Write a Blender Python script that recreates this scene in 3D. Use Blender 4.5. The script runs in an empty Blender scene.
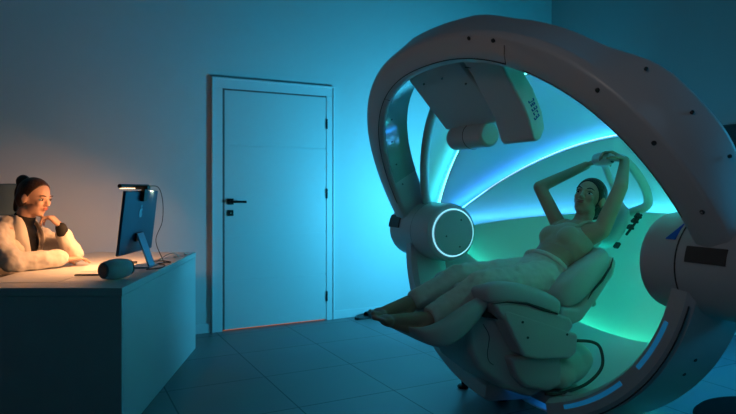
import bpy, bmesh, math, random
from mathutils import Vector, Matrix, Euler
random.seed(4)
S = bpy.context.scene
COL = S.collection
R = math.radians
PI = math.pi

# ------------------------------------------------------------ camera
cam_d = bpy.data.cameras.new('camera'); cam = bpy.data.objects.new('camera', cam_d); COL.objects.link(cam)
cam.location = (0, 0, 1.2); cam.rotation_euler = (PI/2, 0, 0)
cam_d.sensor_width = 36; cam_d.lens = 600/736*36; cam_d.shift_y = -19/736
cam_d.clip_start = .05
cam_d.dof.use_dof = True; cam_d.dof.focus_distance = 3.0; cam_d.dof.aperture_fstop = 4.0
S.camera = cam
S.view_settings.view_transform = 'Standard'; S.view_settings.look = 'None'
S.view_settings.exposure = 0; S.view_settings.gamma = 1
S.view_settings.use_curve_mapping = False
w = bpy.data.worlds.new('world'); S.world = w; w.use_nodes = True
w.node_tree.nodes['Background'].inputs[0].default_value = (0, 0, 0, 1)
w.node_tree.nodes['Background'].inputs[1].default_value = 0

WA = R(27.4)                       # direction of the door wall
CX, CY = 2.06, 6.73                # room corner
def room(s, n, z=0):               # s along the wall (negative to the left), n into the room
    return (CX + s*math.cos(WA) + n*math.sin(WA), CY + s*math.sin(WA) - n*math.cos(WA), z)
MX, MY, MZ, AZ = .854, 3.146, .916, .436
def mach(v, k, z):
    return (MX + math.cos(AZ)*v + math.sin(AZ)*k, MY + math.sin(AZ)*v - math.cos(AZ)*k, z)

def area(name, loc, target, size, power, color, size_y=None, spread=None):
    l = bpy.data.lights.new(name, 'AREA'); o = bpy.data.objects.new(name, l); COL.objects.link(o)
    l.energy = power; l.color = color; l.size = size
    if size_y: l.shape = 'RECTANGLE'; l.size_y = size_y
    if spread: l.spread = spread
    o.location = loc
    o.rotation_euler = (Vector(target)-Vector(loc)).to_track_quat('-Z', 'Y').to_euler()
    return o
CYAN = (.03, .55, 1.0)
L_WALL = area('cyan_wall_flood', (1.62, 4.62, .85), (.0, 5.75, 1.20), .30, 37, (.055, .57, .92), spread=R(114))
L_RIGHT = area('added_corner_flood', (1.75, 5.2, .45), (1.35, 6.4, 2.6), .3, 7.0, (.02, .55, .85), spread=R(80))  # added flood that brightens the back wall up to the corner
L_SIDE = area('cyan_room_panel', (3.5, 1.9, 1.9), (-.6, 3.0, .6), .9, 21, (.01, .47, .85))
L_FILL = area('added_front_fill', (-1.3, -.5, 2.5), (1.15, 2.6, 1.5), .8, .62, (1.0, .84, .80), spread=R(48))  # unseen fill added to lift the front of the ring
L_LOW = area('added_blue_wash', (2.32, 4.1, 1.15), (2.25, 3.9, 0), .3, 12, (.01, .42, .9))  # added wash that turns the floor by the ring base blue
L_NEAR = area('added_near_fill', (1.3, -1.2, 2.9), (1.4, 2.2, .9), .8, 2.6, (.18, .62, 1.0))  # added fill for the dark right side of the ring
L_UNDER = area('blue_base_underglow', mach(.08, -.0, .095), mach(.06, -.02, 0), .22, .16, (.01, .30, 1.0), .5)
L_POD = area('added_shell_light', mach(.300, .05, .63), mach(1.0, -.1, 1.0), .14, 1.1, (.005, .80, .62), .08)  # added out of sight behind the backrest to flood the shell teal
L_BACKFILL = area('added_left_fill', (-2.6, 2.3, 3.3), (-2.4, 4.2, 1.2), .8, .5, (.45, .75, 1.0))  # unseen dim fill added over the left side of the room

# ------------------------------------------------------------ materials
def mat(name, col, rough=.5, metal=0, emit=None, es=0, coat=0, bump=0, bscale=60, var=0, vscale=8, spec=None, sheen=0, trans=0):
    m = bpy.data.materials.new(name); m.use_nodes = True
    nt = m.node_tree; b = nt.nodes['Principled BSDF']
    b.inputs['Base Color'].default_value = (*col, 1); b.inputs['Roughness'].default_value = rough
    b.inputs['Metallic'].default_value = metal
    if coat: b.inputs['Coat Weight'].default_value = coat; b.inputs['Coat Roughness'].default_value = .12
    if spec is not None: b.inputs['Specular IOR Level'].default_value = spec
    if sheen: b.inputs['Sheen Weight'].default_value = sheen
    if trans: b.inputs['Subsurface Weight'].default_value = trans; b.inputs['Subsurface Radius'].default_value = (.01, .005, .003)
    if emit: b.inputs['Emission Color'].default_value = (*emit, 1); b.inputs['Emission Strength'].default_value = es
    if var or bump:
        tc = nt.nodes.new('ShaderNodeTexCoord'); n = nt.nodes.new('ShaderNodeTexNoise')
        n.inputs['Scale'].default_value = vscale; n.inputs['Detail'].default_value = 4
        nt.links.new(tc.outputs['Object'], n.inputs['Vector'])
        if var:
            mx = nt.nodes.new('ShaderNodeMix'); mx.data_type = 'RGBA'
            mx.inputs['A'].default_value = (*[c*(1-var) for c in col], 1)
            mx.inputs['B'].default_value = (*[min(1, c*(1+var)) for c in col], 1)
            nt.links.new(n.outputs['Fac'], mx.inputs['Factor']); nt.links.new(mx.outputs['Result'], b.inputs['Base Color'])
        if bump:
            n2 = nt.nodes.new('ShaderNodeTexNoise'); n2.inputs['Scale'].default_value = bscale; n2.inputs['Detail'].default_value = 3
            nt.links.new(tc.outputs['Object'], n2.inputs['Vector'])
            bp = nt.nodes.new('ShaderNodeBump'); bp.inputs['Strength'].default_value = bump; bp.inputs['Distance'].default_value = .01
            nt.links.new(n2.outputs['Fac'], bp.inputs['Height']); nt.links.new(bp.outputs['Normal'], b.inputs['Normal'])
    return m
M = dict(
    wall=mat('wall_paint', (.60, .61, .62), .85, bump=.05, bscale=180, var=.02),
    ceil=mat('ceiling_paint', (.16, .16, .16), .9, var=.02),  # ceiling is out of view, darkened to absorb bounced light
    rwall=mat('shaded_wall_paint', (.33, .34, .35), .85, var=.02, bump=.05, bscale=180),  # right wall: its shade past the corner is put into the paint
    edge_strip=mat('brown_edge_strip', (.16, .10, .10), .7),  # dark brown strip along the left and top edges of the leaf
    dwall=mat('bounce_cut_wall_paint', (.10, .10, .11), .85, var=.02),  # walls out of view, painted dark to cut bounced light
    trim=mat('trim_paint', (.66, .67, .69), .5, var=.02),
    door=mat('door_laminate', (.62, .63, .64), .45, var=.015, vscale=3),
    groove=mat('door_groove', (.5, .51, .52), .6),
    black=mat('black_metal', (.012, .012, .013), .35, .3),
    dull=mat('dull_black_rubber', (.008, .008, .009), .95, spec=.1),
    liner=mat('glossy_liner', (.32, .40, .40), .08, coat=.5, bump=.35, bscale=9),
    blackp=mat('black_plastic', (.015, .015, .017), .45),
    desk=mat('desk_laminate', (.74, .74, .73), .42, var=.02, vscale=5),
    white=mat('white_plastic', (.52, .53, .55), .42, coat=.18, var=.015, vscale=3),
    shell=mat('shell_plastic', (.66, .67, .67), .38, coat=.15, var=.015, vscale=3),
    whitem=mat('matte_white_plastic', (.52, .52, .52), .5, var=.02),
    seam=mat('dark_seam', (.035, .035, .035), .7),
    cushion=mat('leatherette', (.50, .52, .54), .42, bump=.08, bscale=260, var=.03),
    bolt=mat('bolt_steel', (.08, .08, .08), .4, .6),
    caster=mat('rubber_black', (.01, .01, .01), .5),
    chrome=mat('chrome', (.75, .76, .78), .15, 1),
    blue=mat('blue_sticker', (.01, .08, .65), .4),
    navy=mat('navy_lettering', (.01, .03, .30), .5),
    skin=mat('skin_tan', (.44, .26, .19), .5, trans=.08, var=.04, vscale=20),
    skin2=mat('skin_fair', (.66, .40, .29), .5, trans=.08, var=.04, vscale=20),
    lip=mat('lips', (.38, .11, .09), .4),
    brow=mat('eyebrow_hair', (.05, .03, .02), .7),
    eye=mat('eye_white', (.6, .6, .6), .2), iris=mat('eye_iris', (.03, .02, .015), .2),
    hair=mat('dark_hair', (.022, .014, .010), .42, bump=.5, bscale=90),
    hair2=mat('brown_hair', (.075, .038, .020), .42, bump=.5, bscale=90),
    top=mat('beige_knit', (.50, .37, .29), .85, bump=.25, bscale=220, var=.05, sheen=.2),
    pants=mat('cream_cotton', (.68, .66, .61), .85, bump=.35, bscale=18, var=.06, sheen=.2),
    blazer=mat('white_blazer', (.74, .68, .61), .85, bump=.3, bscale=14, var=.04, sheen=.2),
    blkcloth=mat('black_knit', (.008, .008, .009), .8),
    chair=mat('chair_fabric', (.10, .17, .22), .8, var=.06, bump=.2, bscale=200),
    alu=mat('blue_aluminium', (.02, .07, .14), .35, .5, var=.02),
    alus=mat('silver_blue_aluminium', (.12, .30, .46), .3, .5),
    logo=mat('polished_logo', (.30, .62, .80), .2, .4),
    screen=mat('screen_on', (.02, .02, .02), .2, emit=(1.0, .62, .40), es=1.0),
    warmled=mat('warm_led', (1, .8, .6), .4, emit=(1, .62, .32), es=3.5),
    ringled=mat('ring_led', (.6, .9, 1), .4, emit=(.30, .82, 1.0), es=1.2),
    blue_glow=mat('blue_emissive_band', (.1, .4, .9), .4, emit=(.01, .30, .62), es=.22),  # faintly emissive blue for the bands on the lower ring
    gap=mat('warm_light_gap', (1, .4, .2), .6, emit=(1, .28, .10), es=.45),
    spk=mat('speaker_shell', (.62, .68, .72), .5, bump=.3, bscale=500, var=.03),
    spkend=mat('speaker_rubber', (.16, .16, .17), .6),
    paper=mat('paper', (.80, .79, .76), .8), cable=mat('white_cable', (.55, .6, .62), .5),
    bag=mat('pale_inflated_vinyl', (.55, .66, .60), .45, bump=.4, bscale=9, var=.05),
    brown=mat('brown_slot', (.075, .06, .055), .6),
)
def led_mat(name, c_near, c_far, es, k0=-.75, k1=.75):
    m = bpy.data.materials.new(name); m.use_nodes = True; nt = m.node_tree
    b = nt.nodes['Principled BSDF']; b.inputs['Base Color'].default_value = (.8, .8, .8, 1)
    tc = nt.nodes.new('ShaderNodeTexCoord'); sp = nt.nodes.new('ShaderNodeSeparateXYZ')
    nt.links.new(tc.outputs['Object'], sp.inputs[0])
    mr = nt.nodes.new('ShaderNodeMapRange'); mr.inputs[1].default_value = -k1; mr.inputs[2].default_value = -k0
    nt.links.new(sp.outputs['Y'], mr.inputs[0])
    cr = nt.nodes.new('ShaderNodeMix'); cr.data_type = 'RGBA'
    cr.inputs['A'].default_value = (*c_near, 1); cr.inputs['B'].default_value = (*c_far, 1)
    nt.links.new(mr.outputs[0], cr.inputs['Factor']); nt.links.new(cr.outputs['Result'], b.inputs['Emission Color'])
    b.inputs['Emission Strength'].default_value = es
    return m

# floor: tile grid in the object's own coordinates
def floor_mat():
    m = bpy.data.materials.new('floor_tiles'); m.use_nodes = True; nt = m.node_tree; b = nt.nodes['Principled BSDF']
    tc = nt.nodes.new('ShaderNodeTexCoord'); br = nt.nodes.new('ShaderNodeTexBrick')
    nt.links.new(tc.outputs['Object'], br.inputs['Vector'])
    br.offset = 0; br.squash = 1
    br.inputs['Scale'].default_value = 1; br.inputs['Brick Width'].default_value = .6; br.inputs['Row Height'].default_value = .6
    br.inputs['Mortar Size'].default_value = .005; br.inputs['Mortar Smooth'].default_value = .3; br.inputs['Bias'].default_value = 0
    br.inputs['Color1'].default_value = (.20, .215, .225, 1); br.inputs['Color2'].default_value = (.225, .24, .25, 1)
    br.inputs['Mortar'].default_value = (.06, .065, .07, 1)
    n = nt.nodes.new('ShaderNodeTexNoise'); n.inputs['Scale'].default_value = 3; n.inputs['Detail'].default_value = 5
    nt.links.new(tc.outputs['Object'], n.inputs['Vector'])
    mx = nt.nodes.new('ShaderNodeMix'); mx.data_type = 'RGBA'; mx.blend_type = 'MULTIPLY'; mx.inputs['Factor'].default_value = .25
    nt.links.new(br.outputs['Color'], mx.inputs['A']); nt.links.new(n.outputs['Color'], mx.inputs['B'])
    nt.links.new(mx.outputs['Result'], b.inputs['Base Color'])
    b.inputs['Roughness'].default_value = .42
    bp = nt.nodes.new('ShaderNodeBump'); bp.inputs['Strength'].default_value = .3; bp.inputs['Distance'].default_value = .003; bp.invert = True
    nt.links.new(br.outputs['Fac'], bp.inputs['Height']); nt.links.new(bp.outputs['Normal'], b.inputs['Normal'])
    return m

# ------------------------------------------------------------ mesh helpers
def obj(name, bm, m, parent=None, smooth=False, bevel=0, seg=3, solid=0, sub=0, loc=None, rot=None, autos=None):
    me = bpy.data.meshes.new(name)
    bmesh.ops.recalc_face_normals(bm, faces=bm.faces)
    bm.to_mesh(me); bm.free(); me.materials.append(m)
    o = bpy.data.objects.new(name, me); COL.objects.link(o)
    if smooth or bevel or sub:
        for p in me.polygons: p.use_smooth = True
    if solid:
        md = o.modifiers.new('solid', 'SOLIDIFY'); md.thickness = solid; md.offset = 0
    if bevel:
        md = o.modifiers.new('bevel', 'BEVEL'); md.width = bevel; md.segments = seg; md.limit_method = 'ANGLE'; md.angle_limit = R(32)
        md.harden_normals = False
    if sub:
        md = o.modifiers.new('sub', 'SUBSURF'); md.levels = sub; md.render_levels = sub
    if bevel and not sub:
        md = o.modifiers.new('wn', 'WEIGHTED_NORMAL')
    if parent: o.parent = parent
    if loc: o.location = loc
    if rot: o.rotation_euler = rot
    return o
def thing(name, label, cat, loc=(0, 0, 0), rz=0, group=None):
    o = bpy.data.objects.new(name, None); COL.objects.link(o); o.empty_display_size = .1
    o.location = loc; o.rotation_euler = (0, 0, rz); return tag(o, label, cat, group)
def tag(o, label, cat, group=None):
    o['label'] = label; o['category'] = cat
    if group: o['group'] = group
    return o
def struct(o): o['kind'] = 'structure'; return o
def box(bm, x0, x1, y0, y1, z0, z1, mtx=None):
    vs = [bm.verts.new(p) for p in ((x0,y0,z0),(x1,y0,z0),(x1,y1,z0),(x0,y1,z0),(x0,y0,z1),(x1,y0,z1),(x1,y1,z1),(x0,y1,z1))]
    if mtx:
        for v in vs: v.co = mtx @ v.co
    for f in ((0,3,2,1),(4,5,6,7),(0,1,5,4),(1,2,6,5),(2,3,7,6),(3,0,4,7)): bm.faces.new([vs[i] for i in f])
    return bm
def mkbox(*a, mtx=None): return box(bmesh.new(), *a, mtx=mtx)
def prism(poly, k0, k1, bm=None, sy=-1):
    """poly in (v,z) machine coordinates, extruded along the hub axis (k0..k1)."""
    bm = bm or bmesh.new()
    a = [bm.verts.new((v, sy*k0, z)) for v, z in poly]; b = [bm.verts.new((v, sy*k1, z)) for v, z in poly]
    bm.faces.new(a); bm.faces.new(b[::-1]); n = len(poly)
    for i in range(n): bm.faces.new((a[i], b[i], b[(i+1) % n], a[(i+1) % n]))
    return bm
def catmull(pts, n=8, closed=False):
    pts = [Vector(p) for p in pts]; out = []; N = len(pts)
    rng = range(N if closed else N-1)
    for i in rng:
        p0 = pts[(i-1) % N] if closed or i > 0 else pts[0]*2-pts[1]
        p1 = pts[i]; p2 = pts[(i+1) % N]
        p3 = pts[(i+2) % N] if closed or i+2 < N else p2*2-p1
        for j in range(n):
            t = j/n
            out.append(.5*((2*p1)+(p2-p0)*t+(2*p0-5*p1+4*p2-p3)*t*t+(3*p1-p0-3*p2+p3)*t**3))
    if not closed: out.append(pts[-1])
    return out
def tube(pts, r, bm=None, n=12, closed=False, caps=True):
    bm = bm or bmesh.new(); pts = [Vector(p) for p in pts]; N = len(pts); rings = []
    prev = None
    for i, p in enumerate(pts):
        if closed: t = (pts[(i+1) % N]-pts[i-1]).normalized()
        else: t = (pts[min(i+1, N-1)]-pts[max(i-1, 0)]).normalized()
        if prev is None: u = t.orthogonal().normalized()
        else: u = (prev - t*prev.dot(t)).normalized()
        prev = u; wv = t.cross(u); rr = r[i] if isinstance(r, (list, tuple)) else r
        rings.append([bm.verts.new(p+(u*math.cos(2*PI*j/n)+wv*math.sin(2*PI*j/n))*rr) for j in range(n)])
    for i in range(N if closed else N-1):
        a, b = rings[i], rings[(i+1) % N]
        off = 0
        if closed and i == N-1:
            off = min(range(n), key=lambda o: (a[0].co-b[o].co).length)
        for j in range(n): bm.faces.new((a[j], a[(j+1) % n], b[(j+1+off) % n], b[(j+off) % n]))
    if caps and not closed: bm.faces.new(rings[0][::-1]); bm.faces.new(rings[-1])
    return bm
def lathe(prof, bm=None, n=48, mtx=None, axis='z'):
    """prof = [(r,h)], spun about z (or the machine's y axis)"""
    bm = bm or bmesh.new(); rings = []
    for r, h in prof:
        ring = []
        for j in range(n if r > 1e-6 else 1):
            c, s = math.cos(2*PI*j/n)*r, math.sin(2*PI*j/n)*r
            p = Vector((c, s, h)) if axis == 'z' else Vector((c, h, s)) if axis == 'y' else Vector((h, c, s))
            ring.append(bm.verts.new(mtx @ p if mtx else p))
        rings.append(ring)
    for a, b in zip(rings, rings[1:]):
        for j in range(n):
            if len(a) == 1 and len(b) == 1: continue
            if len(a) == 1: bm.faces.new((a[0], b[(j+1) % n], b[j]))
            elif len(b) == 1: bm.faces.new((a[j], a[(j+1) % n], b[0]))
            else: bm.faces.new((a[j], a[(j+1) % n], b[(j+1) % n], b[j]))
    for e in (rings[0], rings[-1]):
        if len(e) > 2: bm.faces.new(e)
    return bm
def ellip(bm, c, r, rot=None, mtx=None, n=20):
    res = bmesh.ops.create_uvsphere(bm, u_segments=n, v_segments=n//2+2, radius=1)
    m = Matrix.Translation(c) @ (rot.to_matrix().to_4x4() if rot else Matrix()) @ Matrix.Diagonal((*r, 1))
    if mtx: m = mtx @ m
    for v in res['verts']: v.co = m @ v.co
    return bm
def capsule(bm, a, b, ra, rb, n=16):
    a, b = Vector(a), Vector(b); t = (b-a).normalized(); u = t.orthogonal().normalized(); wv = t.cross(u); rings = []
    for k in range(1, 5): an = PI/2*(1-k/4); rings.append((a-t*ra*math.sin(an), ra*math.cos(an)))
    for k in range(0, 4): an = PI/2*(k/4); rings.append((b+t*rb*math.sin(an), rb*math.cos(an)))
    va = bm.verts.new(a-t*ra); vb = bm.verts.new(b+t*rb)
    vr = [[bm.verts.new(c+(u*math.cos(2*PI*j/n)+wv*math.sin(2*PI*j/n))*r) for j in range(n)] for c, r in rings]
    for p, q in zip(vr, vr[1:]):
        for j in range(n): bm.faces.new((p[j], p[(j+1) % n], q[(j+1) % n], q[j]))
    for j in range(n): bm.faces.new((va, vr[0][(j+1) % n], vr[0][j])); bm.faces.new((vb, vr[-1][j], vr[-1][(j+1) % n]))
    return bm
def chain(bm, pts, rad):
    for i in range(len(pts)-1): capsule(bm, pts[i], pts[i+1], rad[i], rad[i+1])
    return bm
def organic(name, bm, m, parent, voxel=.007, smooth=6, cut=None):
    """fuse overlapping closed pieces into one continuous surface"""
    bmesh.ops.recalc_face_normals(bm, faces=bm.faces)
    me = bpy.data.meshes.new(name); bm.to_mesh(me); bm.free()
    t = bpy.data.objects.new('tmp', me); COL.objects.link(t)
    md = t.modifiers.new('r', 'REMESH'); md.mode = 'VOXEL'; md.voxel_size = voxel
    sm = t.modifiers.new('s', 'SMOOTH'); sm.factor = .5; sm.iterations = smooth
    bpy.context.view_layer.update()
    dg = bpy.context.evaluated_depsgraph_get()
    me2 = bpy.data.meshes.new_from_object(t.evaluated_get(dg))
    bpy.data.objects.remove(t); bpy.data.meshes.remove(me)
    if cut:
        b = bmesh.new(); b.from_mesh(me2)
        for co, no in cut:
            g = b.verts[:]+b.edges[:]+b.faces[:]
            r = bmesh.ops.bisect_plane(b, geom=g, plane_co=co, plane_no=no, clear_outer=True)
            ed = [e for e in r['geom_cut'] if isinstance(e, bmesh.types.BMEdge)]
            if ed: bmesh.ops.holes_fill(b, edges=ed)
        b.to_mesh(me2); b.free()
    me2.name = name; me2.materials.clear(); me2.materials.append(m)
    for p in me2.polygons: p.use_smooth = True
    o = bpy.data.objects.new(name, me2); COL.objects.link(o); o.parent = parent
    return o

# ------------------------------------------------------------ the room
H = 3.7; LX = 6.6; NY = 9.2
def wall(name, bm, m, loc, rz):
    return struct(obj(name, bm, m, loc=loc, rot=(0, 0, rz)))
DL, DR, DH = -3.695, -2.755, 2.03       # door leaf along the wall
o_l, o_r, o_t = DL-.012, DR+.012, DH+.012
b = mkbox(-LX, o_l, 0, .15, 0, H); box(b, o_r, 0, 0, .15, 0, H); box(b, o_l, o_r, 0, .15, o_t, H)
wall('wall_back', b, M['wall'], (CX, CY, 0), WA)
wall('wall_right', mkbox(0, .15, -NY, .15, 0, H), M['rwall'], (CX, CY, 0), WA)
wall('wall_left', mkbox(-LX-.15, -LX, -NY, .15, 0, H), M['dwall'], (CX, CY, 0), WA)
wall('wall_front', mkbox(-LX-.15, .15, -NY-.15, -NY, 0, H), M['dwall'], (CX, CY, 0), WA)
wall('ceiling', mkbox(-LX-.15, .15, -NY-.15, .15, H, H+.1), M['ceil'], (CX, CY, 0), WA)
fo = Vector((-.123, 4.09, 0)); rel = fo-Vector((CX, CY, 0))
fs = rel.x*math.cos(WA)+rel.y*math.sin(WA); fn = rel.x*-math.sin(WA)+rel.y*math.cos(WA)
wall('floor', mkbox(-LX-.15-fs, .15-fs, -NY-.15-fn, .15-fn, -.1, 0), floor_mat(), fo, WA)
# baseboards
b = mkbox(-LX, DL-.10, -.012, 0, 0, .075); box(b, DR+.075, 0, -.012, 0, 0, .075)
struct(obj('baseboard_back', b, M['trim'], loc=(CX, CY, 0), rot=(0, 0, WA), bevel=.003))
struct(obj('baseboard_right', mkbox(-.012, 0, -NY, -.012, 0, .075), M['trim'], loc=(CX, CY, 0), rot=(0, 0, WA), bevel=.003))
# door
d = struct(bpy.data.objects.new('door_1', None)); COL.objects.link(d); d.location = (CX, CY, 0); d.rotation_euler = (0, 0, WA)
gr = [.42, .80, 1.18, 1.56]
b = bmesh.new(); zs = [.012]+gr+[DH]
for i in range(5): box(b, DL+.002, DR-.002, -.016, .04, zs[i]+(.005 if i else 0), zs[i+1]-.005)
box(b, DL+.002, DR-.002, -.009, .038, .012, DH)
obj('door_leaf', b, M['door'], d)
b = bmesh.new()
for x0, x1, z0, z1 in ((DL-.085, DL-.004, 0, DH+.004), (DR-.001, DR+.070, 0, DH+.004), (DL-.085, DR+.070, DH+.004, DH+.085)):
    box(b, x0, x1, -.022, .0, z0, z1)
obj('door_casing', b, M['trim'], d, bevel=.004)
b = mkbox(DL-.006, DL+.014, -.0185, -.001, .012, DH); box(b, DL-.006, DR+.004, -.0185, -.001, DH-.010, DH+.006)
obj('door_edge_strip', b, M['edge_strip'], d)
b = bmesh.new()
for x0, x1, z0, z1 in ((DL-.093, DL-.078, 0, DH+.078), (DR+.062, DR+.078, 0, DH+.078), (DL-.093, DR+.078, DH+.078, DH+.095)):
    box(b, x0, x1, -.030, -.0, z0, z1)
obj('casing_bead', b, M['trim'], d, bevel=.003)
b = bmesh.new(); lathe([(.004, 0), (.027, .0), (.027, .008), (.0, .008)], b, 28, Matrix.Translation((DL+.062, -.002, 1.085)) @ Matrix.Rotation(PI/2, 4, 'X'))
box(b, DL+.036, DL+.088, -.012, -.002, 1.06, 1.112)
tube(catmull([(DL+.062, -.008, 1.085), (DL+.062, -.045, 1.085), (DL+.078, -.055, 1.085), (DL+.185, -.055, 1.083)], 5), .010, b)
h = obj('handle', b, M['black'], d, loc=(0, -.014, 0))
b = mkbox(DL+.036, DL+.088, -.012, -.002, .965, 1.015)
lk = obj('lock', b, M['black'], d, bevel=.003, loc=(0, -.014, 0))
obj('keyhole', lathe([(0, 0), (.007, 0), (.007, .004), (0, .004)], mtx=Matrix.Translation((DL+.064, -.012, .992)) @ Matrix.Rotation(PI/2, 4, 'X'), n=16), M['chrome'], lk)
for z in (.22, 1.15, 1.78):
    b = bmesh.new(); tube([(DR+.003, -.022, z-.045), (DR+.003, -.022, z+.045)], .008, b)
    obj('hinge', b, M['blackp'], d)
obj('lit_gap', mkbox(DL+.004, DR-.004, .015, .03, .0005, .0115), M['gap'], d)  # glowing strip stands in for warm light from the room behind

# wall-mounted display on the right wall (only its corner shows)
tv = thing('wall_display', 'black wall-mounted screen at the right edge, only its corner showing beyond the ring', 'screen', room(-.02, 1.96, 0), WA)
b = mkbox(-.03, 0, -.9, 0, 1.38, 1.72); obj('bezel', b, M['blackp'], tv, bevel=.006)
obj('screen_glass', mkbox(-.034, -.030, -.885, -.015, 1.395, 1.705), mat('screen_off', (.01, .01, .012), .12), tv)
ds = obj('round_floor_plinth', lathe([(0, 0), (.37, 0), (.40, .02), (.40, .035), (.385, .05), (0, .055)], n=64), M['dull'], smooth=False, loc=(2.04, 2.93, 0))
tag(ds, 'low black round plinth on the floor behind the white ring base', 'plinth')
# light housings (uplights hidden behind the pod)
def uplight(lamp, label):
    t = thing('floor_uplight', label, 'lamp', (lamp.location.x, lamp.location.y, 0), lamp.rotation_euler.z)
    zz = lamp.location.z
    obj('base', lathe([(0, 0), (.12, 0), (.12, .015), (.11, .02), (0, .02)]), M['blackp'], t)
    obj('stem', tube([(0, .05, .02), (0, .05, zz-.1)], .012), M['blackp'], t)
    bm = bmesh.new(); mt = lamp.rotation_euler.to_matrix().to_4x4(); rz = Matrix.Rotation(-lamp.rotation_euler.z, 4, 'Z')
    box(bm, -.17, .17, -.17, .17, .006, .05, mtx=Matrix.Translation((0, 0, zz)) @ rz @ mt)
    obj('lamp_head', bm, M['blackp'], t, bevel=.006)
uplight(L_WALL, 'black floor uplight with cyan light behind the pod, turned to the door wall')
uplight(L_RIGHT, 'added floor uplight with blue light behind the pod, turned to the room corner')
def panel(name, lamp, label, s):  # unseen lamp body added behind an area light
    o = obj(name, mkbox(-s/2-.03, s/2+.03, -s/2-.03, s/2+.03, .006, .05), M['whitem'], bevel=.008, loc=lamp.location, rot=lamp.rotation_euler)
    tag(o, label, 'lamp')

panel('added_fill_panel', L_FILL, 'added square fill panel high in the room behind the photographer, left', 1.4)
panel('wall_panel_lamp', L_SIDE, 'square blue lamp panel beside the right wall, out past the near hub', .9)
panel('added_fill_panel', L_NEAR, 'added square fill panel high in the room behind the photographer, right', .8)
panel('added_fill_panel', L_BACKFILL, 'small added fill panel high over the left end of the reception desk', .8)
panel('added_wash_panel', L_LOW, 'added blue wash panel hanging low beside the ring base, near the right wall', .3)
# ------------------------------------------------------------ reception desk
DZ = .72
desk = thing('reception_desk', 'long white reception desk with plain panel sides', 'desk', (-1.56, 3.69, 0))
th = math.atan2(-.11, 1.62)*-1
def dk(x, y): return (x, y)
pts = [(-.39, -.81), (.38, -.81), (.27, .81), (-.50, .81)]
def loft_(rows):
    bm = bmesh.new(); g = [[bm.verts.new(p) for p in r] for r in rows]
    for a, b_ in zip(g, g[1:]):
        for j in range(len(a)-1): bm.faces.new((a[j], a[j+1], b_[j+1], b_[j]))
    return bm
def poly_slab(pts, z0, z1, bm=None):
    bm = bm or bmesh.new(); a = [bm.verts.new((x, y, z0)) for x, y in pts]; c = [bm.verts.new((x, y, z1)) for x, y in pts]
    bm.faces.new(a[::-1]); bm.faces.new(c)
    for i in range(len(pts)): j = (i+1) % len(pts); bm.faces.new((a[i], a[j], c[j], c[i]))
    return bm
obj('worktop', poly_slab(pts, DZ-.038, DZ), M['desk'], desk, bevel=.002)
obj('front_panel', poly_slab([(-.385, -.806), (.376, -.806), (.374, -.778), (-.387, -.778)], 0, DZ-.041), M['desk'], desk, bevel=.0015)
obj('side_panel', poly_slab([(.346, -.776), (.374, -.776), (.268, .805), (.240, .805)], 0, DZ-.041), M['desk'], desk, bevel=.0015)
obj('back_panel', poly_slab([(-.49, .777), (.24, .777), (.24, .805), (-.49, .805)], 0, DZ-.041), M['desk'], desk, bevel=.0015)

# monitor, its back to the camera
mon = thing('desktop_computer', 'blue all-in-one computer seen from behind on the desk, lit bar clipped on top', 'computer', (-1.305, 3.66, DZ))
tilt = Matrix.Translation((-.115, 0, .09)) @ Matrix.Rotation(R(6.5), 4, 'Y')
pan = obj('display_case', mkbox(-.012, .006, -.262, .262, 0, .375, mtx=tilt), M['alu'], mon, bevel=.005)
obj('screen_glass', mkbox(-.0135, -.012, -.256, .256, .05, .369, mtx=tilt), M['screen'], pan)
st = bmesh.new()
box(st, .006, .020, -.055, .055, .07, .12, mtx=tilt)
obj('hinge_mount', st, M['blackp'], mon, bevel=.004)
b = bmesh.new()
A0 = tilt @ Vector((.02, 0, .10)); 
cs = [(-.065, A0.x-.006, A0.z+.006), (.065, A0.x-.006, A0.z+.006)]
vs = []
for x, z, h2 in ((A0.x-.004, A0.z+.02, .05), (-.015, .008, .05)):
    vs.append([b.verts.new((x+dx, sy*h2, z)) for sy in (-1, 1) for dx in (-.005, .005)])
p, q = vs
for f in ((p[0], p[1], p[3], p[2]), (q[0], q[2], q[3], q[1]), (p[0], q[0], q[1], p[1]), (p[2], p[3], q[3], q[2]), (p[0], p[2], q[2], q[0]), (p[1], q[1], q[3], p[3])): b.faces.new(f)
obj('stand', b, M['alus'], mon, bevel=.002)
obj('stand_foot', mkbox(-.13, .0, -.085, .085, 0, .008), M['alus'], mon, bevel=.003)
# fruit emblem on the back of the case
b = bmesh.new()
out = [(0, .040), (.012, .046), (.026, .042), (.032, .034), (.024, .024), (.022, .010), (.034, -.002), (.028, -.018), (.016, -.032), (.006, -.030), (0, -.028), (-.006, -.030), (-.016, -.032), (-.030, -.016), (-.034, .006), (-.032, .028), (-.022, .043), (-.010, .045)]
sm = catmull([(x*.72, y*.72, 0) for x, y in out], 4, True)
mt = tilt @ Matrix.Translation((.0062, 0, .235)) @ Matrix.Rotation(PI/2, 4, 'Z') @ Matrix.Rotation(PI/2, 4, 'X')
def plate(bm, pts, t, mt):
    a = [bm.verts.new(mt @ Vector((p[0], p[1], 0))) for p in pts]; c = [bm.verts.new(mt @ Vector((p[0], p[1], t))) for p in pts]
    bm.faces.new(a); bm.faces.new(c[::-1])
    for i in range(len(pts)): j = (i+1) % len(pts); bm.faces.new((a[i], c[i], c[j], a[j]))
plate(b, sm, -.0015, mt) if False else plate(b, sm, .0015, mt)
plate(b, catmull([(.0, .037, 0), (.010, .042, 0), (.014, .055, 0), (.003, .050, 0)], 3, True), .0015, mt)
obj('emblem', b, M['logo'], pan)
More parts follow.
